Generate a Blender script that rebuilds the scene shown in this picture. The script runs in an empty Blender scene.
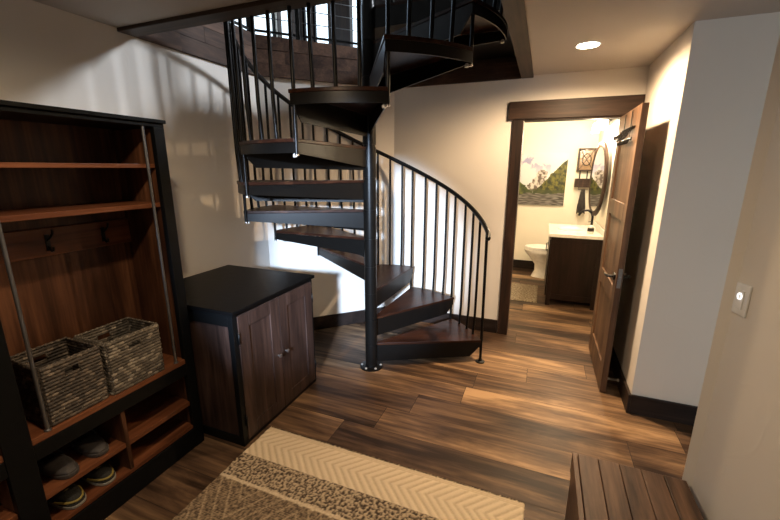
import bpy, bmesh, math, random
from mathutils import Vector, Matrix, noise
random.seed(7)
C = bpy.context.scene.collection
sc = bpy.context.scene
R = math.radians

# ------------------------------------------------------------------ camera
cam_d = bpy.data.cameras.new('camera'); cam = bpy.data.objects.new('camera', cam_d); C.objects.link(cam)
cam_d.sensor_width = 36.0; cam_d.lens = 380.0/780.0*36.0; cam_d.clip_start = 0.05
_y, _p, _r = R(-21.63), R(13.61), R(0.15)
_f = Vector((math.sin(_y)*math.cos(_p), math.cos(_y)*math.cos(_p), -math.sin(_p)))
_x = Vector((math.cos(_y), -math.sin(_y), 0)); _u = _x.cross(_f)
_x2 = math.cos(_r)*_x + math.sin(_r)*_u; _u2 = -math.sin(_r)*_x + math.cos(_r)*_u
m = Matrix((_x2, _u2, -_f)).transposed().to_4x4(); m.translation = (0, 0, 1.65)
cam.matrix_world = m
sc.camera = cam

# ------------------------------------------------------------------ world, lights, exposure
w = bpy.data.worlds.new('sky'); sc.world = w; w.use_nodes = True
bg = w.node_tree.nodes['Background']; bg.inputs[0].default_value = (0.72, 0.87, 1.0, 1); bg.inputs[1].default_value = 2.4
vs = sc.view_settings
vs.view_transform = 'Standard'; vs.look = 'None'; vs.gamma = 1.0; vs.use_curve_mapping = False
vs.exposure = 0.0

def area(name, loc, target, sx, sy, power, col, spread=180):
    d = bpy.data.lights.new(name, 'AREA'); d.shape = 'RECTANGLE'; d.size = sx; d.size_y = sy
    d.energy = power; d.color = col; d.spread = R(spread)
    o = bpy.data.objects.new(name, d); C.objects.link(o); o.location = loc
    o.rotation_euler = (Vector(target)-Vector(loc)).to_track_quat('-Z', 'Y').to_euler()
    return o
def spot(name, loc, power, col, cone=140, blend=0.8, rad=0.045, target=None):
    d = bpy.data.lights.new(name, 'SPOT'); d.energy = power; d.color = col; d.spot_size = R(cone); d.spot_blend = blend
    d.shadow_soft_size = rad
    o = bpy.data.objects.new(name, d); C.objects.link(o); o.location = loc
    if target: o.rotation_euler = (Vector(target)-Vector(loc)).to_track_quat('-Z', 'Y').to_euler()
    return o
WARM = (1.0, 0.69, 0.40)
# daylight through the glazed entry door behind the camera
spot('entry_daylight', (0.10, -2.50, 2.20), 4000, (0.60, 0.76, 1.0), 19.0, 0.30, 0.16, (-1.55, 3.3, 0.76))
# daylight entering by the tall loft windows
area('loft_daylight_side', (-4.05, 4.2, 4.1), (-1.2, 2.6, 1.6), 2.6, 1.6, 30, (0.50, 0.72, 1.0), 150)
area('loft_daylight_right', (2.55, 4.9, 4.8), (-2.38, 1.8, 2.0), 0.8, 0.6, 75, (0.86, 0.92, 1.0), 90)
# recessed ceiling lamps: the one in view and the entry one out of frame
spot('lamp_light_hall', (0.188, 3.03, 2.42), 175, WARM, 172, 0.5)
spot('lamp_beam_hall', (0.188, 3.03, 2.415), 210, WARM, 84, 1.0)
spot('lamp_light_entry', (-0.95, 0.70, 2.42), 80, (1.0, 0.76, 0.50), 172, 0.6)
spot('fill_light_entry_rear', (-0.5, -1.3, 2.42), 58, (1.0, 0.82, 0.64), 150, 0.8)  # added ambient fill that brightens the near right walls

# ------------------------------------------------------------------ materials
def newmat(name):
    mt = bpy.data.materials.new(name); mt.use_nodes = True
    nt = mt.node_tree; return mt, nt, nt.nodes['Principled BSDF']
def N(nt, t, **k):
    n = nt.nodes.new(t)
    for a, b in k.items(): setattr(n, a, b)
    return n
def ramp(nt, fac, cols):
    r = N(nt, 'ShaderNodeValToRGB'); el = r.color_ramp.elements
    while len(el) < len(cols): el.new(0.5)
    for e, (p, c) in zip(el, cols): e.position = p; e.color = (*c, 1)
    nt.links.new(fac, r.inputs[0]); return r.outputs[0]
def bump(nt, b, h, s, d=0.01):
    n = N(nt, 'ShaderNodeBump'); n.inputs['Strength'].default_value = s; n.inputs['Distance'].default_value = d
    nt.links.new(h, n.inputs['Height']); nt.links.new(n.outputs[0], b.inputs['Normal'])
def plain(name, col, rough=0.5, metal=0.0, spec=0.5, bumpy=0.0, bscale=60):
    mt, nt, b = newmat(name)
    b.inputs['Roughness'].default_value = rough
    b.inputs['Metallic'].default_value = metal; b.inputs['Specular IOR Level'].default_value = spec
    tc = N(nt, 'ShaderNodeTexCoord'); nz = N(nt, 'ShaderNodeTexNoise'); nz.inputs['Scale'].default_value = bscale*0.3; nz.inputs['Detail'].default_value = 3
    nt.links.new(tc.outputs['Object'], nz.inputs['Vector'])
    c2 = tuple(min(1, v*1.10) for v in col); c1 = tuple(v*0.92 for v in col)
    nt.links.new(ramp(nt, nz.outputs[0], [(0.3, c1), (0.7, c2)]), b.inputs['Base Color'])
    if bumpy:
        n2 = N(nt, 'ShaderNodeTexNoise'); n2.inputs['Scale'].default_value = bscale; n2.inputs['Detail'].default_value = 4
        nt.links.new(tc.outputs['Object'], n2.inputs['Vector']); bump(nt, b, n2.outputs[0], bumpy)
    return mt
def wood(name, cols, axis='Z', rough=0.45, width=11.0, along=0.9, tone=False, spec=0.5, knots=True):
    """streaky timber with the grain along one axis"""
    mt, nt, b = newmat(name); L = nt.links
    tc = N(nt, 'ShaderNodeTexCoord'); mp = N(nt, 'ShaderNodeMapping')
    s = [width]*3; s['XYZ'.index(axis)] = along; mp.inputs['Scale'].default_value = s
    src = tc.outputs['Object']
    if tone:
        at = N(nt, 'ShaderNodeAttribute'); at.attribute_name = 'tone'
        cx = N(nt, 'ShaderNodeVectorMath', operation='MULTIPLY_ADD')
        L.new(at.outputs['Color'], cx.inputs[0]); cx.inputs[1].default_value = (37, 53, 11); L.new(src, cx.inputs[2]); src = cx.outputs[0]
    L.new(src, mp.inputs['Vector'])
    n1 = N(nt, 'ShaderNodeTexNoise'); n1.inputs['Scale'].default_value = 1.0; n1.inputs['Detail'].default_value = 6; n1.inputs['Roughness'].default_value = 0.62; n1.inputs['Distortion'].default_value = 0.6
    L.new(mp.outputs[0], n1.inputs['Vector'])
    m2 = N(nt, 'ShaderNodeMapping'); s2 = [width*7]*3; s2['XYZ'.index(axis)] = along*2.2; m2.inputs['Scale'].default_value = s2
    L.new(src, m2.inputs['Vector'])
    n2 = N(nt, 'ShaderNodeTexNoise'); n2.inputs['Scale'].default_value = 1.0; n2.inputs['Detail'].default_value = 3
    L.new(m2.outputs[0], n2.inputs['Vector'])
    mx = N(nt, 'ShaderNodeMath', operation='MULTIPLY_ADD'); L.new(n2.outputs[0], mx.inputs[0]); mx.inputs[1].default_value = 0.38; 
    sb = N(nt, 'ShaderNodeMath', operation='ADD'); L.new(n1.outputs[0], sb.inputs[0]); sb.inputs[1].default_value = -0.19
    L.new(sb.outputs[0], mx.inputs[2]); fac = mx.outputs[0]
    if tone:
        sp = N(nt, 'ShaderNodeSeparateColor'); L.new(at.outputs['Color'], sp.inputs[0])
        t2 = N(nt, 'ShaderNodeMath', operation='MULTIPLY_ADD'); L.new(sp.outputs[2], t2.inputs[0]); t2.inputs[1].default_value = 0.26; t2.inputs[2].default_value = -0.13
        ad = N(nt, 'ShaderNodeMath', operation='ADD'); L.new(fac, ad.inputs[0]); L.new(t2.outputs[0], ad.inputs[1]); fac = ad.outputs[0]
    n = len(cols); pos = [0.30 + 0.42*i/(n-1) for i in range(n)]
    col = ramp(nt, fac, list(zip(pos, cols)))
    if knots:
        m3 = N(nt, 'ShaderNodeMapping'); s3 = [6.0]*3; s3['XYZ'.index(axis)] = 1.7; m3.inputs['Scale'].default_value = s3; L.new(src, m3.inputs['Vector'])
        n3 = N(nt, 'ShaderNodeTexNoise'); n3.inputs['Scale'].default_value = 1.0; n3.inputs['Detail'].default_value = 2; L.new(m3.outputs[0], n3.inputs['Vector'])
        k = ramp(nt, n3.outputs[0], [(0.60, (1, 1, 1)), (0.74, (0.42, 0.36, 0.34))])
        mm = N(nt, 'ShaderNodeMix', data_type='RGBA', blend_type='MULTIPLY'); mm.inputs[0].default_value = 0.8
        L.new(col, mm.inputs[6]); L.new(k, mm.inputs[7]); col = mm.outputs[2]
    L.new(col, b.inputs['Base Color'])
    b.inputs['Roughness'].default_value = rough; b.inputs['Specular IOR Level'].default_value = spec*0.55
    bump(nt, b, n2.outputs[0], 0.12, 0.004)
    return mt
def emit(name, col, s):
    mt, nt, b = newmat(name); b.inputs['Base Color'].default_value = (*col, 1)
    b.inputs['Emission Color'].default_value = (*col, 1); b.inputs['Emission Strength'].default_value = s; return mt

def plaster(name, col):
    mt, nt, b = newmat(name); L = nt.links
    tc = N(nt, 'ShaderNodeTexCoord')
    nz = N(nt, 'ShaderNodeTexNoise'); nz.inputs['Scale'].default_value = 1.3; nz.inputs['Detail'].default_value = 3; L.new(tc.outputs['Object'], nz.inputs['Vector'])
    L.new(ramp(nt, nz.outputs[0], [(0.35, tuple(c*0.96 for c in col)), (0.65, col)]), b.inputs['Base Color'])
    # hand-trowelled skin: smooth swells with thin curved ridges
    v = N(nt, 'ShaderNodeTexVoronoi', feature='DISTANCE_TO_EDGE'); v.inputs['Scale'].default_value = 1.6
    n2 = N(nt, 'ShaderNodeTexNoise'); n2.inputs['Scale'].default_value = 1.7; n2.inputs['Detail'].default_value = 2; L.new(tc.outputs['Object'], n2.inputs['Vector'])
    ad = N(nt, 'ShaderNodeVectorMath', operation='MULTIPLY_ADD'); L.new(n2.outputs['Color'], ad.inputs[0]); ad.inputs[1].default_value = (0.9,)*3; L.new(tc.outputs['Object'], ad.inputs[2]); L.new(ad.outputs[0], v.inputs['Vector'])
    rr = ramp(nt, v.outputs['Distance'], [(0.0, (1, 1, 1)), (0.02, (0, 0, 0))])
    s = N(nt, 'ShaderNodeMath', operation='MULTIPLY_ADD'); L.new(rr, s.inputs[0]); s.inputs[1].default_value = 0.12; L.new(n2.outputs[0], s.inputs[2])
    b.inputs['Roughness'].default_value = 0.62; b.inputs['Specular IOR Level'].default_value = 0.35
    bump(nt, b, s.outputs[0], 0.25, 0.012)
    return mt

M = {}
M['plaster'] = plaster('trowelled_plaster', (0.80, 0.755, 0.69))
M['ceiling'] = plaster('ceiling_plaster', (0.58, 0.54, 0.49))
M['bath_plaster'] = plaster('cream_plaster', (0.82, 0.77, 0.66))
M['floor'] = wood('floor_planks', [(0.026, 0.015, 0.010), (0.082, 0.048, 0.029), (0.185, 0.112, 0.062), (0.37, 0.235, 0.128)], 'X', 0.42, 5.5, 0.9, tone=True, spec=0.35)
M['joint'] = plain('plank_joint', (0.02, 0.013, 0.01), 0.8)
M['trim'] = wood('dark_stained_trim', [(0.010, 0.0055, 0.004), (0.028, 0.014, 0.0085), (0.056, 0.028, 0.017)], 'Z', 0.5, 12, 1.3)
M['trimx'] = wood('dark_stained_header', [(0.010, 0.0055, 0.004), (0.028, 0.014, 0.0085), (0.056, 0.028, 0.017)], 'X', 0.5, 12, 1.3)
M['base'] = wood('espresso_baseboard', [(0.010, 0.007, 0.006), (0.022, 0.014, 0.011), (0.04, 0.024, 0.018)], 'X', 0.5, 10, 1)
M['fascia'] = wood('rough_timber_fascia', [(0.030, 0.016, 0.011), (0.075, 0.040, 0.026), (0.15, 0.085, 0.056)], 'X', 0.6, 9, 2.2, tone=True)
M['fasciay'] = wood('rough_timber_fascia_side', [(0.030, 0.016, 0.011), (0.075, 0.040, 0.026), (0.15, 0.085, 0.056)], 'Y', 0.6, 9, 2.2, tone=True)
M['beamx'] = wood('opening_beam', [(0.022, 0.013, 0.009), (0.05, 0.030, 0.020), (0.085, 0.052, 0.034)], 'X', 0.5, 9, 1.1)
M['beamy'] = wood('opening_beam_side', [(0.022, 0.013, 0.009), (0.05, 0.030, 0.020), (0.085, 0.052, 0.034)], 'Y', 0.5, 9, 1.1)
M['walnut_z'] = wood('walnut_upright', [(0.020, 0.008, 0.0045), (0.065, 0.026, 0.013), (0.150, 0.064, 0.031)], 'Z', 0.38, 9, 0.8)
M['walnut_y'] = wood('walnut_shelf', [(0.055, 0.017, 0.008), (0.125, 0.043, 0.019), (0.21, 0.080, 0.036)], 'Y', 0.35, 9, 0.9)
M['black'] = plain('black_painted_wood', (0.0035, 0.004, 0.0045), 0.40, 0, 0.15, 0.1, 30)
M['cabtop'] = plain('black_cabinet_top', (0.003, 0.003, 0.0033), 0.33, 0, 0.08, 0.08, 20)
M['cab'] = wood('brown_cabinet_wood', [(0.013, 0.008, 0.007), (0.036, 0.021, 0.017), (0.075, 0.044, 0.035)], 'Z', 0.42, 9, 1.0)
M['tread'] = wood('stained_tread', [(0.008, 0.003, 0.002), (0.032, 0.012, 0.007), (0.090, 0.036, 0.018)], 'X', 0.32, 8, 1.0, spec=0.28)
M['steel'] = plain('black_painted_steel', (0.005, 0.0045, 0.004), 0.34, 0.0, 0.22)
M['steel2'] = plain('black_handrail', (0.006, 0.006, 0.0065), 0.33, 0.0, 0.30)
M['rod'] = plain('dark_metal_rod', (0.20, 0.205, 0.215), 0.35, 0.9)
M['bolt'] = plain('bright_bolt', (0.60, 0.58, 0.55), 0.3, 0.35)
M['door'] = wood('door_wood', [(0.045, 0.024, 0.014), (0.110, 0.061, 0.036), (0.190, 0.112, 0.068)], 'Z', 0.45, 10, 1.0)
M['dooredge'] = wood('door_edge_wood', [(0.02, 0.011, 0.007), (0.045, 0.024, 0.014), (0.07, 0.04, 0.024)], 'Z', 0.5, 10, 1.0)
M['bench'] = wood('rustic_bench_wood', [(0.035, 0.018, 0.011), (0.115, 0.063, 0.038), (0.220, 0.130, 0.080)], 'Y', 0.42, 9, 1.6, tone=True)
M['white'] = plain('white_plastic', (0.82, 0.82, 0.80), 0.3)
M['pewter'] = plain('pewter_knob', (0.32, 0.30, 0.28), 0.3, 0.9)
M['porcelain'] = plain('porcelain', (0.85, 0.83, 0.78), 0.15)
M['vanity'] = wood('espresso_vanity', [(0.007, 0.0035, 0.0025), (0.015, 0.0075, 0.005), (0.026, 0.013, 0.009)], 'Z', 0.4, 9, 1)
M['towel'] = plain('charcoal_towel', (0.045, 0.04, 0.038), 0.95, 0, 0.1, 0.5, 200)
M['grey_rubber'] = plain('grey_foam_shoe', (0.045, 0.04, 0.039), 0.6, 0, 0.4, 0.2, 60)
M['dark_shoe'] = plain('black_shoe_fabric', (0.02, 0.02, 0.018), 0.8, 0, 0.3, 0.4, 150)
M['olive'] = plain('olive_trim', (0.22, 0.17, 0.04), 0.6)
M['silver_sole'] = plain('pale_shoe_sole', (0.20, 0.19, 0.165), 0.5)
M['glass'] = None
mt, nt, b = newmat('window_glass'); tr = N(nt, 'ShaderNodeBsdfTransparent'); gl = N(nt, 'ShaderNodeBsdfGlossy'); gl.inputs['Roughness'].default_value = 0.02
mxs = N(nt, 'ShaderNodeMixShader'); mxs.inputs[0].default_value = 0.06
nt.links.new(tr.outputs[0], mxs.inputs[1]); nt.links.new(gl.outputs[0], mxs.inputs[2]); nt.links.new(mxs.outputs[0], nt.nodes['Material Output'].inputs[0]); M['glass'] = mt
M['mirror'] = plain('mirror_glass', (0.85, 0.85, 0.85), 0.03, 1.0)
M['lamp'] = emit('lamp_lens', (1.0, 0.86, 0.66), 28)
M['bulb'] = emit('frosted_glass_lit', (1.0, 0.82, 0.55), 16)
M['led'] = emit('switch_led', (1, 1, 1), 1.2)

# ------------------------------------------------------------------ mesh helpers
def bm_new(): return bmesh.new()
def add_box(bm, x0, x1, y0, y1, z0, z1, mi=0, mat=None):
    vs_ = [bm.verts.new((x, y, z)) for z in (z0, z1) for y in (y0, y1) for x in (x0, x1)]
    if mat is not None:
        for v in vs_: v.co = mat @ v.co
    for q in ((0, 2, 3, 1), (4, 5, 7, 6), (0, 1, 5, 4), (2, 6, 7, 3), (0, 4, 6, 2), (1, 3, 7, 5)):
        f = bm.faces.new([vs_[i] for i in q]); f.material_index = mi
    return vs_
def add_prism(bm, pts, z0, z1, mi=0):
    """vertical prism over a plan polygon (counter-clockwise)"""
    a = [bm.verts.new((p[0], p[1], z0)) for p in pts]; c = [bm.verts.new((p[0], p[1], z1)) for p in pts]
    n = len(pts)
    f = bm.faces.new(a[::-1]); f.material_index = mi
    f = bm.faces.new(c); f.material_index = mi
    for i in range(n):
        f = bm.faces.new((a[i], a[(i+1) % n], c[(i+1) % n], c[i])); f.material_index = mi
def add_tube(bm, pts, r, seg=10, caps=True):
    pts = [Vector(p) for p in pts]; rings = []; prev = None
    for i, p in enumerate(pts):
        t = (pts[min(i+1, len(pts)-1)] - pts[max(i-1, 0)]).normalized()
        up = Vector((0, 0, 1)) if abs(t.z) < 0.95 else Vector((1, 0, 0))
        if prev is None: a = t.cross(up).normalized()
        else: a = (prev - t*prev.dot(t)).normalized()
        prev = a; b_ = t.cross(a)
        rr = r[i] if isinstance(r, (list, tuple)) else r
        rings.append([bm.verts.new(p + a*rr*math.cos(k*2*math.pi/seg) + b_*rr*math.sin(k*2*math.pi/seg)) for k in range(seg)])
    for i in range(len(rings)-1):
        for k in range(seg):
            f = bm.faces.new((rings[i][k], rings[i][(k+1) % seg], rings[i+1][(k+1) % seg], rings[i+1][k])); f.smooth = True
    if caps: bm.faces.new(rings[0][::-1]); bm.faces.new(rings[-1])
def add_lathe(bm, prof, cx=0, cy=0, cz=0, seg=24, sx=1, sy=1, smooth=True):
    """prof: list of (radius, z)"""
    rings = []
    for r, z in prof:
        if r < 1e-6: rings.append([bm.verts.new((cx, cy, cz+z))])
        else: rings.append([bm.verts.new((cx+r*sx*math.cos(k*2*math.pi/seg), cy+r*sy*math.sin(k*2*math.pi/seg), cz+z)) for k in range(seg)])
    for a, b_ in zip(rings, rings[1:]):
        for k in range(seg):
            k2 = (k+1) % seg
            if len(a) == 1 and len(b_) == 1: continue
            if len(a) == 1: q = (a[0], b_[k2], b_[k])
            elif len(b_) == 1: q = (a[k], a[k2], b_[0])
            else: q = (a[k], a[k2], b_[k2], b_[k])
            f = bm.faces.new(q); f.smooth = smooth
    if len(rings[0]) > 1: bm.faces.new(rings[0][::-1])
    if len(rings[-1]) > 1: bm.faces.new(rings[-1])
def wloc(o):
    v = Vector(o.location); 
    return (wloc(o.parent) + v) if o.parent else v
def obj(name, bm, mats, parent=None, bevel=0.0, local=False, origin=None, label=None, fix=True):
    """link the bmesh as ONE mesh object; coordinates are world ones unless local"""
    if fix: bmesh.ops.recalc_face_normals(bm, faces=bm.faces)
    for e_ in bm.edges:
        if len(e_.link_faces) == 2 and e_.calc_face_angle(0) > 0.75: e_.smooth = False
    me = bpy.data.meshes.new(name)
    off = Vector((0, 0, 0))
    if not local:
        if origin is not None: off = Vector(origin)
        elif parent is not None: off = wloc(parent)
        for v in bm.verts: v.co -= off
    bm.to_mesh(me); bm.free()
    for mm in (mats if isinstance(mats, (list, tuple)) else [mats]): me.materials.append(mm)
    o = bpy.data.objects.new(name, me); C.objects.link(o)
    if parent is not None:
        o.parent = parent
        if origin is not None and not local: o.location = off - wloc(parent)
    elif origin is not None and not local: o.location = off
    if bevel:
        b_ = o.modifiers.new('bevel', 'BEVEL'); b_.width = bevel; b_.segments = 2; b_.limit_method = 'ANGLE'; b_.angle_limit = R(40)
    if label: o['label'] = label
    return o
def box(name, x0, x1, y0, y1, z0, z1, mat, parent=None, bevel=0.0, **k):
    bm = bm_new(); add_box(bm, x0, x1, y0, y1, z0, z1); return obj(name, bm, mat, parent, bevel, **k)
def thing(name, label, cat, loc=(0, 0, 0), group=None):
    o = bpy.data.objects.new(name, None); C.objects.link(o); o.location = loc; o.empty_display_size = 0.1
    o['label'] = label; o['category'] = cat
    if group: o['group'] = group
    return o
def tag(o, label, cat, group=None):
    o['label'] = label; o['category'] = cat
    if group: o['group'] = group
    return o
def struct(o, label=None):
    o['kind'] = 'structure'
    if label: o['label'] = label
    return o
def copy_tree(o, parent=None):
    c = o.copy(); C.objects.link(c)
    if parent is not None: c.parent = parent
    for ch in list(o.children): copy_tree(ch, c)
    return c

# ================================================================== THE SHELL
ZC, XL, YB, XR = 2.435, -2.38, 3.79, 0.69
ZU = 2.70   # loft floor
# ---- floor: planks along X, 0.235 wide, in one mesh
bm = bm_new(); tl = bm.loops.layers.color.new('tone')
add_box(bm, -2.6, 3.4, -2.8, 7.0, -0.08, -0.004, 1)
W = 0.2353; y0 = 1.730 - W*20; row = 0
ends = {20: [-1.105, 0.38], 21: [-0.893, 0.62], 22: [-0.728], 23: [-0.42], 24: [-0.37, 0.95], 19: [-0.2]}
tones = {(20, 1): 0.14, (20, 0): 0.72, (21, 0): 0.55, (21, 1): 0.80, (22, 0): 0.45, (22, 1): 0.50, (23, 0): 0.85, (23, 1): 0.82, (24, 0): 0.35, (24, 1): 0.72, (25, 1): 0.9, (25, 2): 0.8, (20, 2): 0.4, (19, 1): 0.45}  # own plank tones, with the hall lamp's pool painted in as lighter planks
rnd = random.Random(11)
while y0 + row*W < 7.0:
    ya = y0+row*W; yb = ya+W
    if row in ends:
        e = list(ends[row]); xs = [-2.6] + e; x = e[-1]+1.35
    else: xs = [-2.6]; x = -2.6 + rnd.uniform(0.3, 1.3)
    while x < 3.4: xs.append(x); x += rnd.uniform(1.1, 1.5)
    xs.append(3.4); seam = 0
    for i in range(len(xs)-1):
        g = 0.0017
        f = bm.faces.new([bm.verts.new(p) for p in ((xs[i]+g, ya+g, 0), (xs[i+1]-g, ya+g, 0), (xs[i+1]-g, yb-g, 0), (xs[i]+g, yb-g, 0))])
        t = tones.get((row, i), rnd.uniform(0.15, 0.95)); c = (rnd.random(), rnd.random(), t, 1)
        for l in f.loops: l[tl] = c
    row += 1
struct(obj('floor', bm, [M['floor'], M['joint']], fix=False), 'brown wood plank floor')

# ---- walls
def wallbox(name, boxes, mat=M['plaster'], label=None, extra=None):
    bm = bm_new()
    for b_ in boxes: add_box(bm, *b_)
    for pts, z0, z1 in (extra or []): add_prism(bm, pts, z0, z1)
    return struct(obj(name, bm, mat), label)
wallbox('wall_left', [(XL-0.12, XL, -2.72, 2.87, 0, ZU)])
wallbox('wall_diagonal', [], extra=[([(XL, 2.87), (-1.46, YB), (-1.545, YB+0.085), (XL-0.12, 2.92), (XL-0.12, 2.87)], 0, ZU)])
DX0, DX1, DZ = -0.215, 0.578, 2.06
wallbox('wall_back', [(-1.46, DX0-0.02, YB, YB+0.12, 0, ZU), (DX0-0.02, DX1+0.02, YB, YB+0.12, DZ+0.02, ZU), (DX1+0.02, XR, YB, YB+0.12, 0, ZU)])
wallbox('wall_right', [(XR, 2.72, 2.78, YB+0.12, 0, ZC)])
wallbox('wall_hall', [(2.6, 2.72, 0.5, 2.78, 0, ZC)])
da = R(10); dv = Vector((math.sin(da), -math.cos(da))); nrm = Vector((math.cos(da), math.sin(da)))
PE = Vector((0.66, 1.72)); P0 = Vector((0.69, 1.70)); P1 = P0 + dv*4.50
wallbox('wall_entry', [], extra=[([PE, P0, P1, P1+nrm*0.13, (P0.x+0.14, P0.y+0.02)], 0, ZC)])
# rear wall with the glazed entry door's opening
wallbox('wall_rear', [(XL-0.12, -0.5, -2.72, -2.6, 0, ZC), (0.6, 2.72, -2.72, -2.6, 0, ZC), (-0.5, 0.6, -2.72, -2.6, 2.41, ZC)])
# bathroom
BX0, BX1, BY = -0.95, 0.70, 6.65
wallbox('wall_bathroom_left', [(BX0-0.1, BX0, YB+0.12, BY+0.1, 0, ZC)], M['bath_plaster'])
wallbox('wall_bathroom_right', [(BX1, BX1+0.1, YB+0.12, BY+0.1, 0, ZC)], M['bath_plaster'])
wallbox('wall_bathroom_back', [(BX0, BX1, BY, BY+0.1, 0, ZC)], M['bath_plaster'])
wallbox('ceiling_bathroom', [(BX0-0.1, BX1+0.1, YB+0.12, BY+0.1, ZC, ZC+0.1)], M['bath_plaster'])
# ---- ceiling around the stair opening
OX, OY = -0.165, 1.695
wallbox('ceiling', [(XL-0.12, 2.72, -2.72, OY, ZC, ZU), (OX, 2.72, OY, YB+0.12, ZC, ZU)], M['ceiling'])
# ---- loft above
LX0, LX1, LY0, LY1, LZ = -4.3, 2.8, -0.4, 5.8, 5.4
dark = M['trim']
wallbox('floor_loft', [(LX0, XL-0.12, LY0, LY1, ZC+0.05, ZU), (XL-0.12, LX1, YB+0.12, LY1, ZC+0.12, ZU)], M['fascia'])
bm = bm_new(); add_prism(bm, [(XL-0.12, 2.93), (-1.545, YB+0.085), (-1.545, YB+0.12), (XL-0.12, YB+0.12)], ZC+0.05, ZU)
struct(obj('floor_loft_corner', bm, M['fascia']))
wallbox('ceiling_loft', [(LX0-0.1, LX1+0.1, LY0-0.1, LY1+0.1, LZ, LZ+0.1)], M['fascia'])
wallbox('wall_loft_front', [(LX0-0.1, LX1+0.1, LY0-0.1, LY0, ZU, LZ)])
wallbox('wall_loft_right', [(LX1, LX1+0.1, LY0, LY1, ZU, LZ)])
# left loft wall: one wide window between y 2.9 and 5.7
wallbox('wall_loft_left', [(LX0-0.1, LX0, LY0, 2.9, ZU, LZ), (LX0-0.1, LX0, 2.9, 5.78, ZU, 3.0), (LX0-0.1, LX0, 2.9, 5.78, 4.9, LZ), (LX0-0.1, LX0, 5.78, LY1+0.1, ZU, LZ)])
# back loft wall with tall windows between dark timber piers
wins = [(-4.29, -4.03), (-3.82, -3.70), (-3.63, -3.34), (-2.97, -2.84)]
bxs = []; x = LX0
for a, b_ in wins: bxs.append((x, a, LY1, LY1+0.1, ZU, LZ)); x = b_
bxs.append((x, LX1+0.1, LY1, LY1+0.1, ZU, LZ))
for a, b_ in wins: bxs += [(a, b_, LY1, LY1+0.1, ZU, 3.1), (a, b_, LY1, LY1+0.1, 5.1, LZ)]
wallbox('wall_loft_back', bxs, M['trim'])
def window(n, x0, x1, y0, y1, z0, z1, mull=()):
    bm = bm_new(); t = 0.03
    horiz = 'y' if (x1-x0) < (y1-y0) else 'x'
    if horiz == 'x':
        add_box(bm, x0, x0+t, y0, y1, z0, z1); add_box(bm, x1-t, x1, y0, y1, z0, z1)
        add_box(bm, x0+t, x1-t, y0, y1, z0, z0+t); add_box(bm, x0+t, x1-t, y0, y1, z1-t, z1)
    else:
        add_box(bm, x0, x1, y0, y0+t, z0, z1); add_box(bm, x0, x1, y1-t, y1, z0, z1)
        add_box(bm, x0, x1, y0+t, y1-t, z0, z0+t); add_box(bm, x0, x1, y0+t, y1-t, z1-t, z1)
        for yy in mull: add_box(bm, x0, x1, yy-0.02, yy+0.02, z0+t, z1-t)
    o = struct(obj('window_%d' % n, bm, M['black']))
    if horiz == 'x': box('glass_pane', x0+t, x1-t, (y0+y1)/2-0.003, (y0+y1)/2+0.003, z0+t, z1-t, M['glass'], o)
    else: box('glass_pane', (x0+x1)/2-0.003, (x0+x1)/2+0.003, y0+t, y1-t, z0+t, z1-t, M['glass'], o)
window(1, LX0-0.07, LX0-0.03, 2.9, 5.78, 3.0, 4.9, (4.3,))
for i, (a, b_) in enumerate(wins[1:3]): window(i+2, a, b_, LY1+0.03, LY1+0.07, 3.1, 5.1)

# ---- timber fascia round the stair opening (left wall, diagonal, back wall)
ZF0, ZF1 = 2.415, 2.735
def fascia(a, b_, n_, mat, nm, seed):
    # three courses of rough boards of uneven length and depth over a backing board
    rn = random.Random(seed); a = Vector(a); b_ = Vector(b_); L_ = (b_-a).length; d = (b_-a)/L_; n_ = Vector(n_); bm = bm_new(); cl = bm.loops.layers.color.new('tone')
    def seg(s0, s1, t0, t1, z0, z1, tone):
        k0 = len(bm.faces); add_prism(bm, [a+d*s0+n_*t0, a+d*s1+n_*t0, a+d*s1+n_*t1, a+d*s0+n_*t1], z0, z1)
        bm.faces.ensure_lookup_table(); c = (rn.random(), rn.random(), tone, 1)
        for f in bm.faces[k0:]:
            for l in f.loops: l[cl] = c
    seg(0, L_, 0, 0.014, ZF0, ZF1, 0.2)
    for k in range(3):
        z0 = ZF0+0.001+k*0.1063; s_ = 0.0
        while s_ < L_-0.01:
            e_ = min(L_, s_+rn.uniform(0.35, 0.85)) if s_ else min(L_, rn.uniform(0.15, 0.6))
            if L_-e_ < 0.12: e_ = L_
            seg(s_+0.001, e_-0.001, 0.0142, 0.022+rn.uniform(0, 0.007), z0, z0+0.1045, rn.uniform(0.2, 1.0)); s_ = e_
    return obj(nm, bm, mat)
struct(fascia((XL, OY+0.1), (XL, 2.872), (1, 0), M['fasciay'], 'trim_1', 3), 'rough dark timber fascia on the left wall')
struct(fascia((XL, 2.87), (-1.46, YB), (0.7071, -0.7071), M['fascia'], 'trim_2', 5), 'rough dark timber fascia across the corner')
struct(box('trim_3', -1.46, OX-0.1, YB-0.025, YB, ZF0, ZF1, M['fascia'], bevel=0.003), 'rough dark timber fascia on the back wall')
struct(box('trim_4', XL, OX, OY, OY+0.11, ZF0, ZF1, M['beamx'], bevel=0.004), 'dark timber beam along the near edge of the opening')
struct(box('trim_5', OX-0.1, OX, OY+0.11, YB, ZF0, ZF1, M['beamy'], bevel=0.004), 'dark timber beam along the right edge of the opening')

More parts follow.
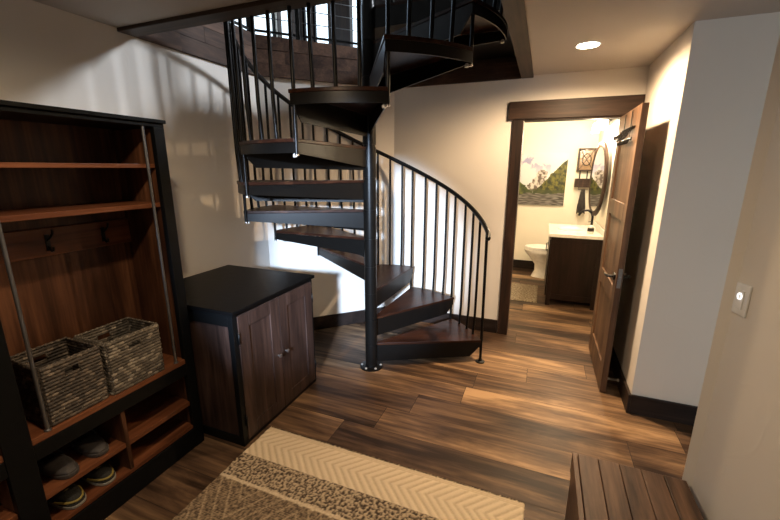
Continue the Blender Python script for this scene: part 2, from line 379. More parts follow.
# ---- baseboards
H_ = 0.14
def base(name, boxes=(), prisms=()):
    bm = bm_new()
    for b_ in boxes: add_box(bm, *b_, 0, H_)
    for p in prisms: add_prism(bm, p, 0, H_)
    return struct(obj(name, bm, M['base'], bevel=0.003), 'dark brown baseboard')
base('baseboard_left', [(XL, XL+0.018, 2.33, 2.872)])
base('baseboard_diagonal', prisms=[[(XL+0.018, 2.862), (-1.452, YB-0.018), (-1.46, YB), (XL, 2.87)]])
base('baseboard_back', [(-1.46, -0.315, YB-0.018, YB)])
base('baseboard_right', [(XR-0.018, XR, 2.762, YB-0.03), (XR, 2.6, 2.762, 2.78)])
base('baseboard_bathroom', [(BX0, BX1, BY-0.018, BY)])
# ---- door casing
bm = bm_new()
add_box(bm, DX0-0.095, DX0, YB-0.022, YB, 0, DZ+0.012); add_box(bm, DX0-0.02, DX0, YB, YB+0.12, 0, DZ)
struct(obj('trim_6', bm, M['trim'], bevel=0.003), 'dark stained left door jamb and casing')
bm = bm_new()
add_box(bm, DX1, XR-0.019, YB-0.022, YB, 0, DZ+0.012); add_box(bm, DX1, DX1+0.02, YB, YB+0.12, 0, DZ)
struct(obj('trim_7', bm, M['trim'], bevel=0.003), 'dark stained right door jamb and casing')
bm = bm_new()
add_box(bm, DX0-0.135, XR-0.002, YB-0.034, YB, DZ+0.012, DZ+0.165); add_box(bm, DX0, DX1, YB, YB+0.12, DZ, DZ+0.02); add_box(bm, DX0, DX1, YB-0.022, YB, DZ, DZ+0.012)
struct(obj('trim_8', bm, M['trimx'], bevel=0.004), 'wide dark stained door header')

# ---- entry door behind the camera (glazed)
bm = bm_new()
for b_ in ((-0.5, -0.36, 0, 2.41), (0.46, 0.6, 0, 2.41), (-0.36, 0.46, 0, 1.98), (-0.36, 0.46, 2.38, 2.41)):
    add_box(bm, b_[0], b_[1], -2.69, -2.645, b_[2], b_[3])
o = struct(obj('door_2', bm, M['door'], bevel=0.003)); box('glass_pane', -0.36, 0.46, -2.67, -2.664, 1.98, 2.38, M['glass'], o)

# ================================================================== BATHROOM DOOR (structure) with parts
dr = bpy.data.objects.new('door_1', None); C.objects.link(dr); dr['kind'] = 'structure'; dr['label'] = 'open wooden panel door'
dr.location = (0.571, 3.760, 0)
ang = math.atan2(-0.79, 0.002); dr.rotation_euler = (0, 0, ang)   # local +X runs from hinge to free edge
LW, LT, LH = 0.79, 0.04, 2.055
# local y>0 side faces the right wall, y<0 ... depends on turn: front (bathroom side) is local y in [-LT,0]
def dlocal(name, bm, mat, bevel=0.0, parent=dr, label=None): return obj(name, bm, mat, parent, bevel, local=True, label=label)
bm = bm_new()
st = 0.11; rails = [(0.01, 0.20), (0.70, 0.82), (1.29, 1.41), (1.93, LH)]
add_box(bm, 0, st, -LT, 0, 0.01, LH); add_box(bm, LW-st, LW, -LT, 0, 0.01, LH)
for z0, z1 in rails: add_box(bm, st, LW-st, -LT, 0, z0, z1)
dlocal('door_frame', bm, M['door'], 0.003)
for (a, b_), (c, d) in zip(rails, rails[1:]):
    bm = bm_new(); add_box(bm, st, LW-st, -LT+0.013, -0.013, b_, c); dlocal('door_panel', bm, M['door'], 0.001)
for side in (-1, 1):
    yy = 0 if side > 0 else -LT
    bm = bm_new(); bmesh.ops.create_cone(bm, cap_ends=True, segments=24, radius1=0.028, radius2=0.026, depth=0.012, matrix=Matrix.Translation((LW-0.062, yy+side*0.006, 0.90)) @ Matrix.Rotation(R(90), 4, 'X'))
    h = dlocal('door_handle', bm, M['steel2'], 0.001)
    bm = bm_new(); x = LW-0.062
    add_tube(bm, [(x, yy+side*0.01, 0.90), (x, yy+side*0.045, 0.90), (x-0.02, yy+side*0.054, 0.90), (x-0.06, yy+side*0.054, 0.898), (x-0.115, yy+side*0.050, 0.892)], [0.010, 0.010, 0.010, 0.008, 0.006], 10)
    obj('lever', bm, M['steel2'], h, local=True)
bm = bm_new(); add_box(bm, LW-0.001, LW+0.002, -0.032, -0.008, 0.83, 0.97); add_box(bm, LW, LW+0.010, -0.027, -0.013, 0.887, 0.913); dlocal('latch', bm, M['rod'])
for z in (0.2, 1.0, 1.8):
    bm = bm_new(); add_tube(bm, [(-0.002, 0.008, z), (-0.002, 0.008, z+0.09)], 0.007, 8); dlocal('hinge', bm, M['steel2'])

def dworld(p): return Matrix.Translation(dr.location) @ Matrix.Rotation(ang, 4, 'Z') @ Vector(p)
# over-door hook rack (hangs on the door: its own thing); bathroom-side face
FS = -1   # side of the face turned to the left in the photo
root = thing('hook_rack', 'black metal hook rack hung over the top of the open door', 'hook rack', dworld((0.44, 0, 1.85)))
root.rotation_euler = (0, 0, ang)
yf = -LT
bm = bm_new(); add_box(bm, -0.17, 0.17, yf-0.007, yf-0.001, -0.012, 0.012); add_box(bm, -0.17, 0.17, yf-0.007, yf-0.001, 0.075, 0.085)
obj('rail', bm, M['steel2'], root, 0.001, local=True)
for xx in (-0.12, 0.12):
    bm = bm_new(); add_box(bm, xx-0.010, xx+0.010, yf-0.010, yf-0.007, 0.01, 0.187); add_box(bm, xx-0.010, xx+0.010, yf-0.010, 0.004, 0.1845, 0.187); add_box(bm, xx-0.010, xx+0.010, 0.001, 0.004, 0.14, 0.1845)
    obj('hanger_strap', bm, M['steel2'], root, local=True)
for i in range(7):
    xx = -0.15+0.05*i; bm = bm_new()
    add_tube(bm, [(xx, yf-0.010, 0.08), (xx, yf-0.03, 0.02), (xx, yf-0.05, -0.005), (xx, yf-0.062, 0.015), (xx, yf-0.064, 0.035)], 0.004, 8)
    add_tube(bm, [(xx, yf-0.010, 0.0), (xx, yf-0.022, -0.03), (xx, yf-0.035, -0.025), (xx, yf-0.038, -0.010)], 0.004, 8)
    obj('hook', bm, M['steel2'], root, local=True)

# ================================================================== SPIRAL STAIRCASE
CX_, CY_, RS = -1.233, 2.686, 0.938
T0, DT, TW, RISE, Z0 = 25.95, 30.4, 31.5, 0.225, -0.013
DZT = {8: 0.014, 9: 0.028, 10: 0.036, 11: 0.042, 12: 0.045}
def tz(n): return Z0+RISE*n+DZT.get(n, 0)
stair = thing('spiral_staircase', 'black steel spiral staircase with dark wood treads winding up through the ceiling opening', 'staircase', (CX_, CY_, 0))
def pol(r, a, z=0.0): return Vector((r*math.cos(R(a)), r*math.sin(R(a)), z))
bm = bm_new(); add_tube(bm, [(0, 0, 0.012), (0, 0, 3.72)], 0.045, 28)
obj('center_pole', bm, M['steel'], stair, local=True)
bm = bm_new(); add_lathe(bm, [(0.098, 0), (0.098, 0.010), (0.094, 0.012), (0.055, 0.012), (0.052, 0.03), (0.046, 0.032)], seg=32)
fl = obj('base_flange', bm, M['steel'], stair, local=True)
for k in range(6):
    bm = bm_new(); p = pol(0.080, 20+60*k); add_lathe(bm, [(0.010, 0.0122), (0.010, 0.019), (0.006, 0.022), (0, 0.023)], p.x, p.y, 0, 8)
    obj('bolt', bm, M['bolt'], fl, local=True)
bm = bm_new(); add_lathe(bm, [(0.052, 3.72), (0.052, 3.74), (0.035, 3.77), (0, 3.78)], seg=24); obj('pole_cap', bm, M['steel'], stair, local=True)
for n in range(1, 13):
    z = tz(n)
    bm = bm_new(); add_lathe(bm, [(0.046, z-RISE+0.002), (0.0495, z-RISE+0.003), (0.0495, z-0.002), (0.046, z-0.002)], seg=28)
    obj('hub', bm, M['steel'], stair, local=True)
# one tread, built at angle 0 and z = 0 (top surface)
SEG = 10
SEG = 18
def arc(r, a0, a1, n=SEG): return [pol(r, a0+(a1-a0)*i/n) for i in range(n+1)]
bm = bm_new(); tk = 0.020
add_prism(bm, [pol(0.052, 1.0)] + arc(RS+0.004, -0.4, TW-0.2) + [pol(0.052, TW-1.0)], -tk, 0.0)
tread_me = obj('tread_top', bm, M['tread'], None, 0.003, local=True)
bm = bm_new()
# outer curved band
A, B = arc(RS, 0, TW, 20), arc(RS-0.006, 0, TW, 20)
zt_, zb_ = Vector((0, 0, -tk-0.0006)), Vector((0, 0, -tk-0.055))
rg = [[bm.verts.new(p+z_) for p in P_] for P_, z_ in ((A, zt_), (A, zb_), (B, zb_), (B, zt_))]
for q_ in range(4):
    r1, r2 = rg[q_], rg[(q_+1) % 4]
    for i in range(20):
        f = bm.faces.new((r1[i], r1[i+1], r2[i+1], r2[i])); f.smooth = True
for e_ in (0, 20): bm.faces.new([rg[q_][e_] for q_ in range(4)])
# nose and rear plates: profile polygon along the radius, 6 mm thick
def plate(bm, a, prof, side):
    d = pol(1, a); t = Vector((-d.y, d.x, 0))*side*0.006
    f1 = [bm.verts.new(d*r + Vector((0, 0, z))) for r, z in prof]; f2 = [bm.verts.new(d*r + t + Vector((0, 0, z))) for r, z in prof]
    bm.faces.new(f1); bm.faces.new(f2[::-1])
    for i in range(len(prof)):
        j = (i+1) % len(prof); bm.faces.new((f1[i], f2[i], f2[j], f1[j]))
plate(bm, 0, [(0.05, -tk-0.001), (RS, -tk-0.001), (RS, -tk-0.040), (RS-0.085, -0.152), (0.05, -0.168)], 1)
plate(bm, TW, [(0.05, -tk-0.001), (RS, -tk-0.001), (RS, -tk-0.055), (0.05, -0.146)], -1)
pan_me = obj('tread_pan', bm, M['steel'], None, 0.0, local=True)
bm = bm_new()
p = pol(RS-0.022, TW-1.3); add_lathe(bm, [(0.011, -tk-0.0760), (0.011, -tk-0.064), (0.006, -tk-0.0560)], p.x, p.y, 0, 8)
bolt_me = obj('bolt', bm, M['bolt'], None, 0.0, local=True)
treads = []
for n in range(1, 12):
    if n == 1: tr_ = tread_me; pn = pan_me; bt = bolt_me
    else: tr_ = tread_me.copy(); pn = pan_me.copy(); bt = bolt_me.copy(); [C.objects.link(q) for q in (tr_, pn, bt)]
    tr_.parent = stair; tr_.location = (0, 0, tz(n)); tr_.rotation_euler = (0, 0, R(T0+DT*(n-1)))
    pn.parent = tr_; bt.parent = tr_
    tr_.name = 'tread' if n == 1 else 'tread.%03d' % (n-1)
# landing plate at the top
zl = tz(12)
bm = bm_new()
lp = [(0.05, 0.0), (OX-0.1-CX_-0.002, 0.0), (OX-0.1-CX_-0.002, YB-0.027-CY_), (-0.04, YB-0.027-CY_), (-0.04, 0.05)]
add_prism(bm, lp, zl-0.02, zl)
ld = obj('landing', bm, M['tread'], stair, 0.002, local=True)
bm = bm_new(); add_prism(bm, [(p[0]*0.998, p[1]*0.998) for p in lp], zl-0.14, zl-0.0205); obj('landing_frame', bm, M['steel'], ld, local=True)
# handrail helix
def railz(a): return 1.172 + RISE*(a-24.0)/DT
TOPA = T0+DT*11.2
bm = bm_new(); pts = [pol(RS-0.02, 19.0, railz(19.0)-0.012), pol(RS-0.014, 20.5, railz(20.5)-0.004)]
a = 22.0
while a < TOPA: pts.append(pol(RS-0.012, a, railz(a))); a += 3.0
add_tube(bm, pts, 0.0185, 12)
hr = obj('handrail', bm, M['steel2'], stair, local=True)
bm = bm_new(); bmesh.ops.create_uvsphere(bm, u_segments=14, v_segments=8, radius=0.022, matrix=Matrix.Translation(pts[0]))
for f in bm.faces: f.smooth = True
obj('rail_end', bm, M['steel2'], hr, local=True)
# balusters
i = 0
while True:
    a = T0+DT/4*i
    if a > TOPA-1: break
    n = i//4 + 1
    zt = tz(n)
    if n > 11: break
    zb = zt-0.001 if i % 4 else (tz(n-1)-tk-0.062)
    ao = a + (1.0 if i % 4 == 0 else 0)
    if i == 0: ao = T0+0.6; zb = 0.0; rb = RS+0.014
    else: rb = RS-0.022 if i % 4 else RS-0.012
    bm = bm_new(); r_ = 0.0108 if i else 0.012
    q0 = pol(rb, ao, zb); q1 = pol(RS-0.012 if i else RS+0.004, ao, railz(ao)-0.005)
    add_tube(bm, [q0, pol(RS-0.012 if i else rb, ao, zb+(0.2 if i else 0.25)), q1], r_, 10)
    bl = obj('newel_post' if i == 0 else 'baluster', bm, M['steel'], stair, local=True)
    if i == 0:
        bm = bm_new(); add_lathe(bm, [(0.040, 0), (0.040, 0.007), (0.022, 0.010), (0.015, 0.014), (0.015, 0.03), (0.011, 0.032)], q0.x, q0.y, 0, 20)
        obj('foot_plate', bm, M['steel'], bl, local=True)
    elif i % 4 == 0:
        bm = bm_new(); add_lathe(bm, [(0.0115, zb-0.008), (0.0115, zb), (0.009, zb+0.004)], q0.x, q0.y, 0, 10); obj('foot_bolt', bm, M['pewter'], bl, local=True)
    i += 1

# ---- loft guard along the left wall and the diagonal
lr = thing('loft_railing', 'black metal guard railing with thin horizontal wires beside the loft windows', 'railing', (XL, 2.2, ZF1))
path = [Vector((XL-0.05, OY+0.15)), Vector((XL-0.05, 2.90)), Vector((-1.50, YB+0.03))]
for a_, b_ in zip(path, path[1:]):
    a3 = Vector((a_.x, a_.y, 0)); b3 = Vector((b_.x, b_.y, 0)); L_ = (b3-a3).length; d = (b3-a3).normalized(); n_ = Vector((-d.y, d.x, 0))
    for z, t, nm in ((ZF1+0.045, 0.010, 'bottom_rail'), (ZF1+0.95, 0.02, 'top_rail')):
        bm = bm_new(); pp = [a3-n_*t, b3-n_*t, b3+n_*t, a3+n_*t]; add_prism(bm, pp, z, z+0.016); obj(nm, bm, M['steel'], lr)
    for k in range(8):
        z = ZF1+0.16+0.1*k; bm = bm_new(); add_tube(bm, [a3+Vector((0, 0, z)), b3+Vector((0, 0, z))], 0.0035, 6); obj('wire', bm, M['rod'], lr)
for p_ in (path[0], path[1], Vector((-2.12, 3.16)), path[2]):
    bm = bm_new(); add_box(bm, p_.x-0.022, p_.x+0.022, p_.y-0.022, p_.y+0.022, ZU, ZF1+0.95); obj('post', bm, M['steel'], lr, 0.002)

# ================================================================== HALL TREE
HF, HB = -1.82, -2.365     # front and back planes
ht = thing('hall_tree', 'tall black and walnut hall tree with shelves, bench seat and shoe cubbies at left', 'hall tree', (-2.09, 0.65, 0))
def hbox(name, *a, mat=M['black'], bevel=0.002, parent=ht): return box(name, *a, mat, parent, bevel)
ya, yb, yc, yd, ye, yf_ = -0.25, -0.16, 0.60, 0.69, 1.41, 1.467
bm = bm_new(); add_box(bm, HB, HF-0.004, ya-0.01, yf_+0.004, 1.845, 1.864); add_box(bm, HB, HF+0.008, ya-0.02, yf_+0.010, 1.864, 1.882)
obj('crown', bm, M['black'], ht, 0.003)
hbox('post', HF-0.03, HF, ye, yf_, 0.0, 1.845); hbox('post', HF-0.03, HF, yc, yd, 0, 1.845); hbox('post', HF-0.03, HF, ya, yb, 0, 1.845)
hbox('side_panel', HB, HF-0.03, ye+0.022, yf_, 0, 1.845)
hbox('side_panel', HB, HF-0.03, ya, ya+0.03, 0, 1.845)
HP = -2.145
hbox('back_panel', HP-0.015, HP, ya+0.03, ye+0.022, 0.10, 1.845, mat=M['walnut_z'], bevel=0)
for (p0, p1) in ((yd-0.012, ye+0.020), (yb+0.002, yc+0.012)):
    # inner walnut linings
    bm = bm_new(); add_box(bm, HP+0.001, HF-0.031, p1-0.012, p1, 0.11, 1.84); obj('side_lining', bm, M['walnut_z'], ht)
    bm = bm_new(); add_box(bm, HP+0.001, HF-0.031, p0, p0+0.012, 0.11, 1.84); obj('side_lining', bm, M['walnut_z'], ht)
    l0, l1 = p0+0.012, p1-0.012
    hbox('shelf', HP+0.001, HF-0.032, l0, l1, 1.647, 1.667, mat=M['walnut_y'])
    hbox('shelf', HP+0.001, HF-0.032, l0, l1, 1.449, 1.472, mat=M['walnut_y'])
    hbox('seat_board', HP+0.001, HF-0.004, l0+0.0, l1-0.0, 0.553, 0.580, mat=M['walnut_y'])
    hbox('apron', HF-0.028, HF-0.002, l0, l1, 0.482, 0.552)
    hbox('plinth', HF-0.028, HF-0.002, l0, l1, 0.0, 0.122)
    hbox('cubby_shelf', HP+0.001, HF-0.012, l0, l1, 0.124, 0.146, mat=M['walnut_y'])
    mid = (yd+ye)/2
    if p0 > 0.3:
        hbox('cubby_divider', HP+0.001, HF-0.012, 1.033, 1.053, 0.146, 0.552, mat=M['walnut_z'])
        hbox('cubby_shelf', HP+0.001, HF-0.013, l0, 1.033, 0.280, 0.305, mat=M['walnut_y'])
        hbox('cubby_shelf', HP+0.001, HF-0.013, 1.053, l1, 0.280, 0.305, mat=M['walnut_y'])
    else:
        hbox('cubby_shelf', HP+0.001, HF-0.013, l0, l1, 0.280, 0.305, mat=M['walnut_y'])
    hk = hbox('hook_rail', HP+0.001, HP+0.018, l0, l1, 1.245, 1.375, mat=M['walnut_y'])
    for k in range(3):
        yy = l0 + 0.12 + 0.236*k
        if p0 > 0.3: yy = (0.80, 1.03, 1.275)[k]
        bm = bm_new(); x = HP+0.018
        add_box(bm, x, x+0.004, yy-0.009, yy+0.009, 1.27, 1.345)
        add_tube(bm, [(x+0.003, yy, 1.32), (x+0.03, yy, 1.335), (x+0.052, yy, 1.355), (x+0.054, yy, 1.372)], 0.005, 8)
        add_tube(bm, [(x+0.003, yy, 1.29), (x+0.020, yy, 1.268), (x+0.034, yy, 1.272), (x+0.038, yy, 1.290)], 0.005, 8)
        obj('coat_hook', bm, M['steel2'], hk)
for yy in (0.752, 1.362):
    bm = bm_new(); add_tube(bm, [(HF-0.014, yy, 0.580), (HF-0.014, yy, 1.845)], 0.0075, 10); o = obj('metal_rod', bm, M['rod'], ht)
    bm = bm_new(); add_lathe(bm, [(0.013, 0.580), (0.013, 0.586), (0.0085, 0.589)], HF-0.014, yy, 0, 14); obj('rod_collar', bm, M['rod'], o)

# ---- woven baskets
def weave_wall(bm, x0, x1, z0, z1, origin, ux, nrm_, slot=None, seed=0):
    """a wall of twisted rush cords; ux along, nrm_ outward"""
    ncol = int((x1-x0)/0.011)
    nrow = int((z1-z0)/0.0150)
    rn = random.Random(seed); sub = 2; su = 4
    G = []
    for r in range(nrow*su+1):
        rowv = []
        for c in range(ncol*sub+1):
            s = c/sub; t = r/su
            u = x0+(x1-x0)*c/(ncol*sub); z = z0+(z1-z0)*r/(nrow*su)
            cell = int(t); ph = (s*0.5 + (cell % 2)*0.5)
            h = 0.0085*abs(math.sin(math.pi*(t % 1.0 if t % 1 else 0)))*(0.45+0.55*abs(math.sin(math.pi*ph))) + 0.0012*noise.noise(Vector((s*0.7, t*0.7, seed)))
            sag = 0.0018*math.sin(u*31+seed)*math.sin(z*17)
            rowv.append(bm.verts.new(origin + ux*u + Vector((0, 0, z)) + nrm_*(h+sag)))
        G.append(rowv)
    cl = bm.loops.layers.color.get('tint') or bm.loops.layers.color.new('tint')
    cols = {}
    for r in range(nrow*su):
        for c in range(ncol*sub):
            u = x0+(x1-x0)*(c+.5)/(ncol*sub); z = z0+(z1-z0)*(r+.5)/(nrow*su)
            if slot and slot[0] < u < slot[1] and slot[2] < z < slot[3]: continue
            f = bm.faces.new((G[r][c], G[r][c+1], G[r+1][c+1], G[r+1][c])); f.smooth = True
            k = (r//su, (c//sub + (r//su) % 2) // 2)
            v = cols.setdefault(k, rn.random())
            for l in f.loops: l[cl] = (v, v, v, 1)
def rush(name, c0, c1, c2):
    mt, nt, b = newmat(name); at = N(nt, 'ShaderNodeAttribute'); at.attribute_name = 'tint'
    nt.links.new(ramp(nt, at.outputs['Fac'], [(0.0, c0), (0.55, c1), (1.0, c2)]), b.inputs['Base Color']); b.inputs['Roughness'].default_value = 0.7
    tc = N(nt, 'ShaderNodeTexCoord'); nz = N(nt, 'ShaderNodeTexNoise'); nz.inputs['Scale'].default_value = 260; nt.links.new(tc.outputs['Object'], nz.inputs['Vector']); bump(nt, b, nz.outputs[0], 0.4, 0.002)
    return mt
def basket(label, yc0, yc1, x0, x1, z0, z1, mat, seed):
    root = thing('woven_basket', label, 'basket', ((x0+x1)/2, (yc0+yc1)/2, z0), 'woven baskets on the hall tree bench')
    bm = bm_new(); w = yc1-yc0; d = x1-x0; h = z1-z0
    slot = (w*0.36, w*0.62, h*0.74, h*0.86)
    Y = Vector((0, 1, 0)); X = Vector((1, 0, 0))
    weave_wall(bm, 0, w, 0, h, Vector((x1, yc0, z0)), Y, X, slot, seed)
    weave_wall(bm, 0, w, 0, h, Vector((x0, yc0, z0)), Y, -X, slot, seed+1)
    weave_wall(bm, 0, d, 0, h, Vector((x0, yc0, z0)), X, -Y, None, seed+2)
    weave_wall(bm, 0, d, 0, h, Vector((x0, yc1, z0)), X, Y, None, seed+3)
    o = obj('basket_body', bm, mat, root, fix=False)
    s = o.modifiers.new('thick', 'SOLIDIFY'); s.thickness = 0.006; s.offset = 0
    bm = bm_new(); cl = bm.loops.layers.color.new('tint'); add_box(bm, x0+0.003, x1-0.003, yc0+0.003, yc1-0.003, z0, z0+0.008)
    obj('basket_floor', bm, mat, root)
    # braided rim and corner cords
    bm = bm_new(); cl = bm.loops.layers.color.new('tint')
    cr = [(x1, yc0), (x1, yc1), (x0, yc1), (x0, yc0), (x1, yc0)]
    for a, b_ in zip(cr, cr[1:]):
        A_ = Vector((*a, z1)); B_ = Vector((*b_, z1)); n = int((B_-A_).length/0.006)
        add_tube(bm, [A_.lerp(B_, k/n) for k in range(n+1)], [0.0055+0.0016*math.sin(k*1.5) for k in range(n+1)], 8)
    for f in bm.faces:
        v = random.random()
        for l in f.loops: l[cl] = (v, v, v, 1)
    obj('rim', bm, mat, root)
    for (cx, cy) in cr[:4]:
        bm = bm_new(); cl = bm.loops.layers.color.new('tint'); n = int(h/0.006); add_tube(bm, [Vector((cx, cy, z0+h*k/n)) for k in range(n+1)], [0.0045+0.0012*math.sin(k*1.5) for k in range(n+1)], 6)
        for f in bm.faces:
            v = random.random()
            for l in f.loops: l[cl] = (v, v, v, 1)
        obj('corner_cord', bm, mat, root)
    for sl, xx in (('f', x1+0.002), ('b', x0-0.002)):
        bm = bm_new(); cl = bm.loops.layers.color.new('tint')
        u0, u1, a0, a1 = yc0+slot[0], yc0+slot[1], z0+slot[2], z0+slot[3]
        lo = [(xx, u0, a0), (xx, u1, a0), (xx, u1, a1), (xx, u0, a1), (xx, u0, a0)]
        for a, b_ in zip(lo, lo[1:]): add_tube(bm, [a, b_], 0.0042, 6)
        for f in bm.faces:
            for l in f.loops: l[cl] = (0.6, 0.6, 0.6, 1)
        obj('handle_binding', bm, mat, root)
    return root
rush1 = rush('dark_rush', (0.030, 0.023, 0.018), (0.075, 0.058, 0.043), (0.17, 0.135, 0.10))
rush2 = rush('grey_rush', (0.055, 0.046, 0.036), (0.13, 0.11, 0.085), (0.27, 0.235, 0.185))
basket('dark brown woven basket, the left one on the bench', 0.772, 0.998, -2.08, -1.845, 0.581, 0.848, rush1, 3)
basket('greyish woven basket, the right one nearer the cabinet', 1.026, 1.285, -2.06, -1.835, 0.581, 0.846, rush2, 9)

# ---- shoes in the cubbies (each one a thing)
def shoe_mesh(L_, Wd, Hh, toe=0.6):
    """an ellipsoid-like upper with an ankle opening, heel at -x, toe at +x"""
    bm = bm_new(); n = 18; m_ = 16; rings = []
    for i in range(n+1):
        t = i/n; x = -L_/2 + L_*t
        wd = Wd/2*(math.sin(math.pi*min(max(t, 0.02), 0.98))**0.38)*(0.82+0.25*math.sin(math.pi*(t-0.15)) if t > 0.15 else 0.82)
        top = Hh*(1.0 if t < 0.35 else 1-0.52*((t-0.35)/0.65)**1.1)
        if t > 0.9: top *= math.sqrt(max(0.05, 1-((t-0.9)/0.1)**2*0.8))
        if t < 0.06: top *= 0.85
        rings.append([bm.verts.new((x, wd*math.cos(math.pi*k/(m_)), top*(math.sin(math.pi*k/m_)**0.62))) for k in range(m_+1)])
    for a, b_ in zip(rings, rings[1:]):
        for k in range(m_):
            t = (rings.index(a)+0.5)/n
            if 0.10 < t < 0.42 and 5 <= k <= m_-6: continue    # foot opening
            f = bm.faces.new((a[k], a[k+1], b_[k+1], b_[k])); f.smooth = True
    bm.faces.new(rings[0]); bm.faces.new(rings[-1][::-1])
    return bm
def sole_mesh(L_, Wd, z0, z1, grow=0.004):
    bm = bm_new(); pts = []
    n = 28
    for i in range(n):
        a = 2*math.pi*i/n; x = (L_/2+grow)*math.cos(a); s = math.sin(a)
        wd = (Wd/2+grow)*(0.92+0.14*math.cos(a-0.5))
        pts.append((x, wd*math.copysign(abs(s)**0.75, s)))
    add_prism(bm, pts, z0, z1); return bm
def shoe(kind, label, loc, rz, group):
    root = thing('clog' if kind == 'clog' else 'sneaker', label, 'shoe', loc, group); root.rotation_euler = (0, 0, R(rz))
    L_, Wd = (0.25, 0.098)
    if kind == 'clog':
        obj('sole', sole_mesh(L_, Wd, 0, 0.020), M['grey_rubber'], root, 0.004, local=True)
        bm = shoe_mesh(L_*0.98, Wd, 0.036)
        for v in bm.verts: v.co.z += 0.018
        o = obj('upper', bm, M['grey_rubber'], root, local=True); s = o.modifiers.new('t', 'SOLIDIFY'); s.thickness = 0.004
        bm = bm_new(); add_tube(bm, [(-0.02, -0.050, 0.036), (-0.06, -0.050, 0.046), (-0.118, 0, 0.052), (-0.06, 0.050, 0.046), (-0.02, 0.050, 0.036)], 0.006, 8); obj('heel_strap', bm, M['grey_rubber'], root, local=True)
    else:
        obj('sole', sole_mesh(L_, Wd, 0, 0.014, 0.006), M['silver_sole'], root, 0.003, local=True)
        obj('midsole_stripe', sole_mesh(L_, Wd, 0.0142, 0.022, 0.003), M['dark_shoe'], root, 0.001, local=True)
        bm = shoe_mesh(L_*0.98, Wd*0.96, 0.048)
        for v in bm.verts: v.co.z += 0.022
        o = obj('upper', bm, M['dark_shoe'], root, local=True); s = o.modifiers.new('t', 'SOLIDIFY'); s.thickness = 0.004
        bm = bm_new(); pts = []
        for k in range(13):
            a = -1.25+2.5*k/12; pts.append((L_*0.485*math.cos(a)*1.0, Wd*0.5*math.sin(a)*1.06, 0.030))
        add_tube(bm, pts, 0.0055, 8); obj('toe_band', bm, M['olive'], root, local=True)
        bm = bm_new()
        for k in range(4): add_tube(bm, [(0.045-0.022*k, -0.022, 0.052+0.003*k), (0.045-0.022*k, 0, 0.058+0.003*k), (0.045-0.022*k, 0.022, 0.052+0.003*k)], 0.0025, 6)
        obj('laces', bm, M['olive'], root, local=True)
    return root
shoe('clog', 'dark grey clog on the upper cubby shelf, nearer the black post', (-1.965, 0.80, 0.306), 2, 'grey clogs in the upper cubby')
shoe('clog', 'dark grey clog on the upper cubby shelf, nearer the divider', (-1.975, 0.945, 0.306), -3, 'grey clogs in the upper cubby')
shoe('sneaker', 'black and olive shoe on the bottom cubby, nearer the black post', (-1.965, 0.80, 0.147), 2, 'dark shoes in the lower cubby')
shoe('sneaker', 'black and olive shoe on the bottom cubby, nearer the divider', (-1.970, 0.945, 0.147), -2, 'dark shoes in the lower cubby')

# ================================================================== STORAGE CABINET
cb = thing('storage_cabinet', 'low dark brown two-door cabinet with black top beside the hall tree', 'cabinet', (-1.94, 1.91, 0))
cx0, cx1, cy0, cy1, cz = -2.355, -1.545, 1.512, 2.312, 0.874
box('cabinet_top', cx0, cx1+0.018, cy0-0.012, cy1+0.014, cz-0.022, cz, M['cabtop'], cb, 0.003)
bm = bm_new(); e = 0.036
for (a, b_) in ((cx0, cx0+e), (cx1-e, cx1)):
    for (c, d) in ((cy0, cy0+e), (cy1-e, cy1)): add_box(bm, a, b_, c, d, 0, cz-0.022)
for (c, d) in ((cy0+0.001, cy0+0.03), (cy1-0.03, cy1-0.001)):
    add_box(bm, cx0+e, cx1-e, c, d, cz-0.10, cz-0.0225); add_box(bm, cx0+e, cx1-e, c, d, 0, 0.055)
add_box(bm, cx1-0.03, cx1-0.002, cy0+e, cy1-e, cz-0.04, cz-0.0225); add_box(bm, cx1-0.03, cx1-0.002, cy0+e, cy1-e, 0, 0.025)
obj('cabinet_frame', bm, M['black'], cb, 0.002)
box('side_panel', cx0+e, cx1-e, cy0+0.012, cy0+0.026, 0.055, cz-0.10, M['cab'], cb)
box('side_panel', cx0+e, cx1-e, cy1-0.026, cy1-0.012, 0.055, cz-0.10, M['cab'], cb)
box('back_board', cx0+0.002, cx0+0.012, cy0+e, cy1-e, 0.03, cz-0.023, M['cab'], cb)
dm = (cy0+cy1)/2
for k, (a, b_) in enumerate(((cy0+e+0.002, dm-0.0015), (dm+0.0015, cy1-e+0.018))):
    bm = bm_new(); z0, z1 = 0.028, cz-0.044; s = 0.085; xf = cx1+0.004
    add_box(bm, cx1-0.018, xf, a, a+s, z0, z1); add_box(bm, cx1-0.018, xf, b_-s, b_, z0, z1)
    add_box(bm, cx1-0.018, xf, a+s, b_-s, z0, z0+s); add_box(bm, cx1-0.018, xf, a+s, b_-s, z1-s, z1)
    d_ = obj('door', bm, M['cab'], cb, 0.0025)
    box('door_panel', cx1-0.012, xf-0.008, a+s, b_-s, z0+s, z1-s, M['cab'], d_)
    ky = (b_-0.038) if k == 0 else (a+0.038); kz = 0.437
    bm = bm_new(); add_tube(bm, [(xf, ky, kz), (xf+0.012, ky, kz), (xf+0.016, ky, kz), (xf+0.024, ky, kz), (xf+0.027, ky, kz)], [0.006, 0.006, 0.012, 0.013, 0.008], 14)
    obj('knob', bm, M['pewter'], d_)
    for hz in (0.16, 0.70):
        hy = a-0.006 if k == 0 else b_+0.004
        bm = bm_new(); add_tube(bm, [(xf+0.003, hy, hz-0.035), (xf+0.003, hy, hz+0.035)], 0.005, 8); obj('hinge', bm, M['steel2'], d_)

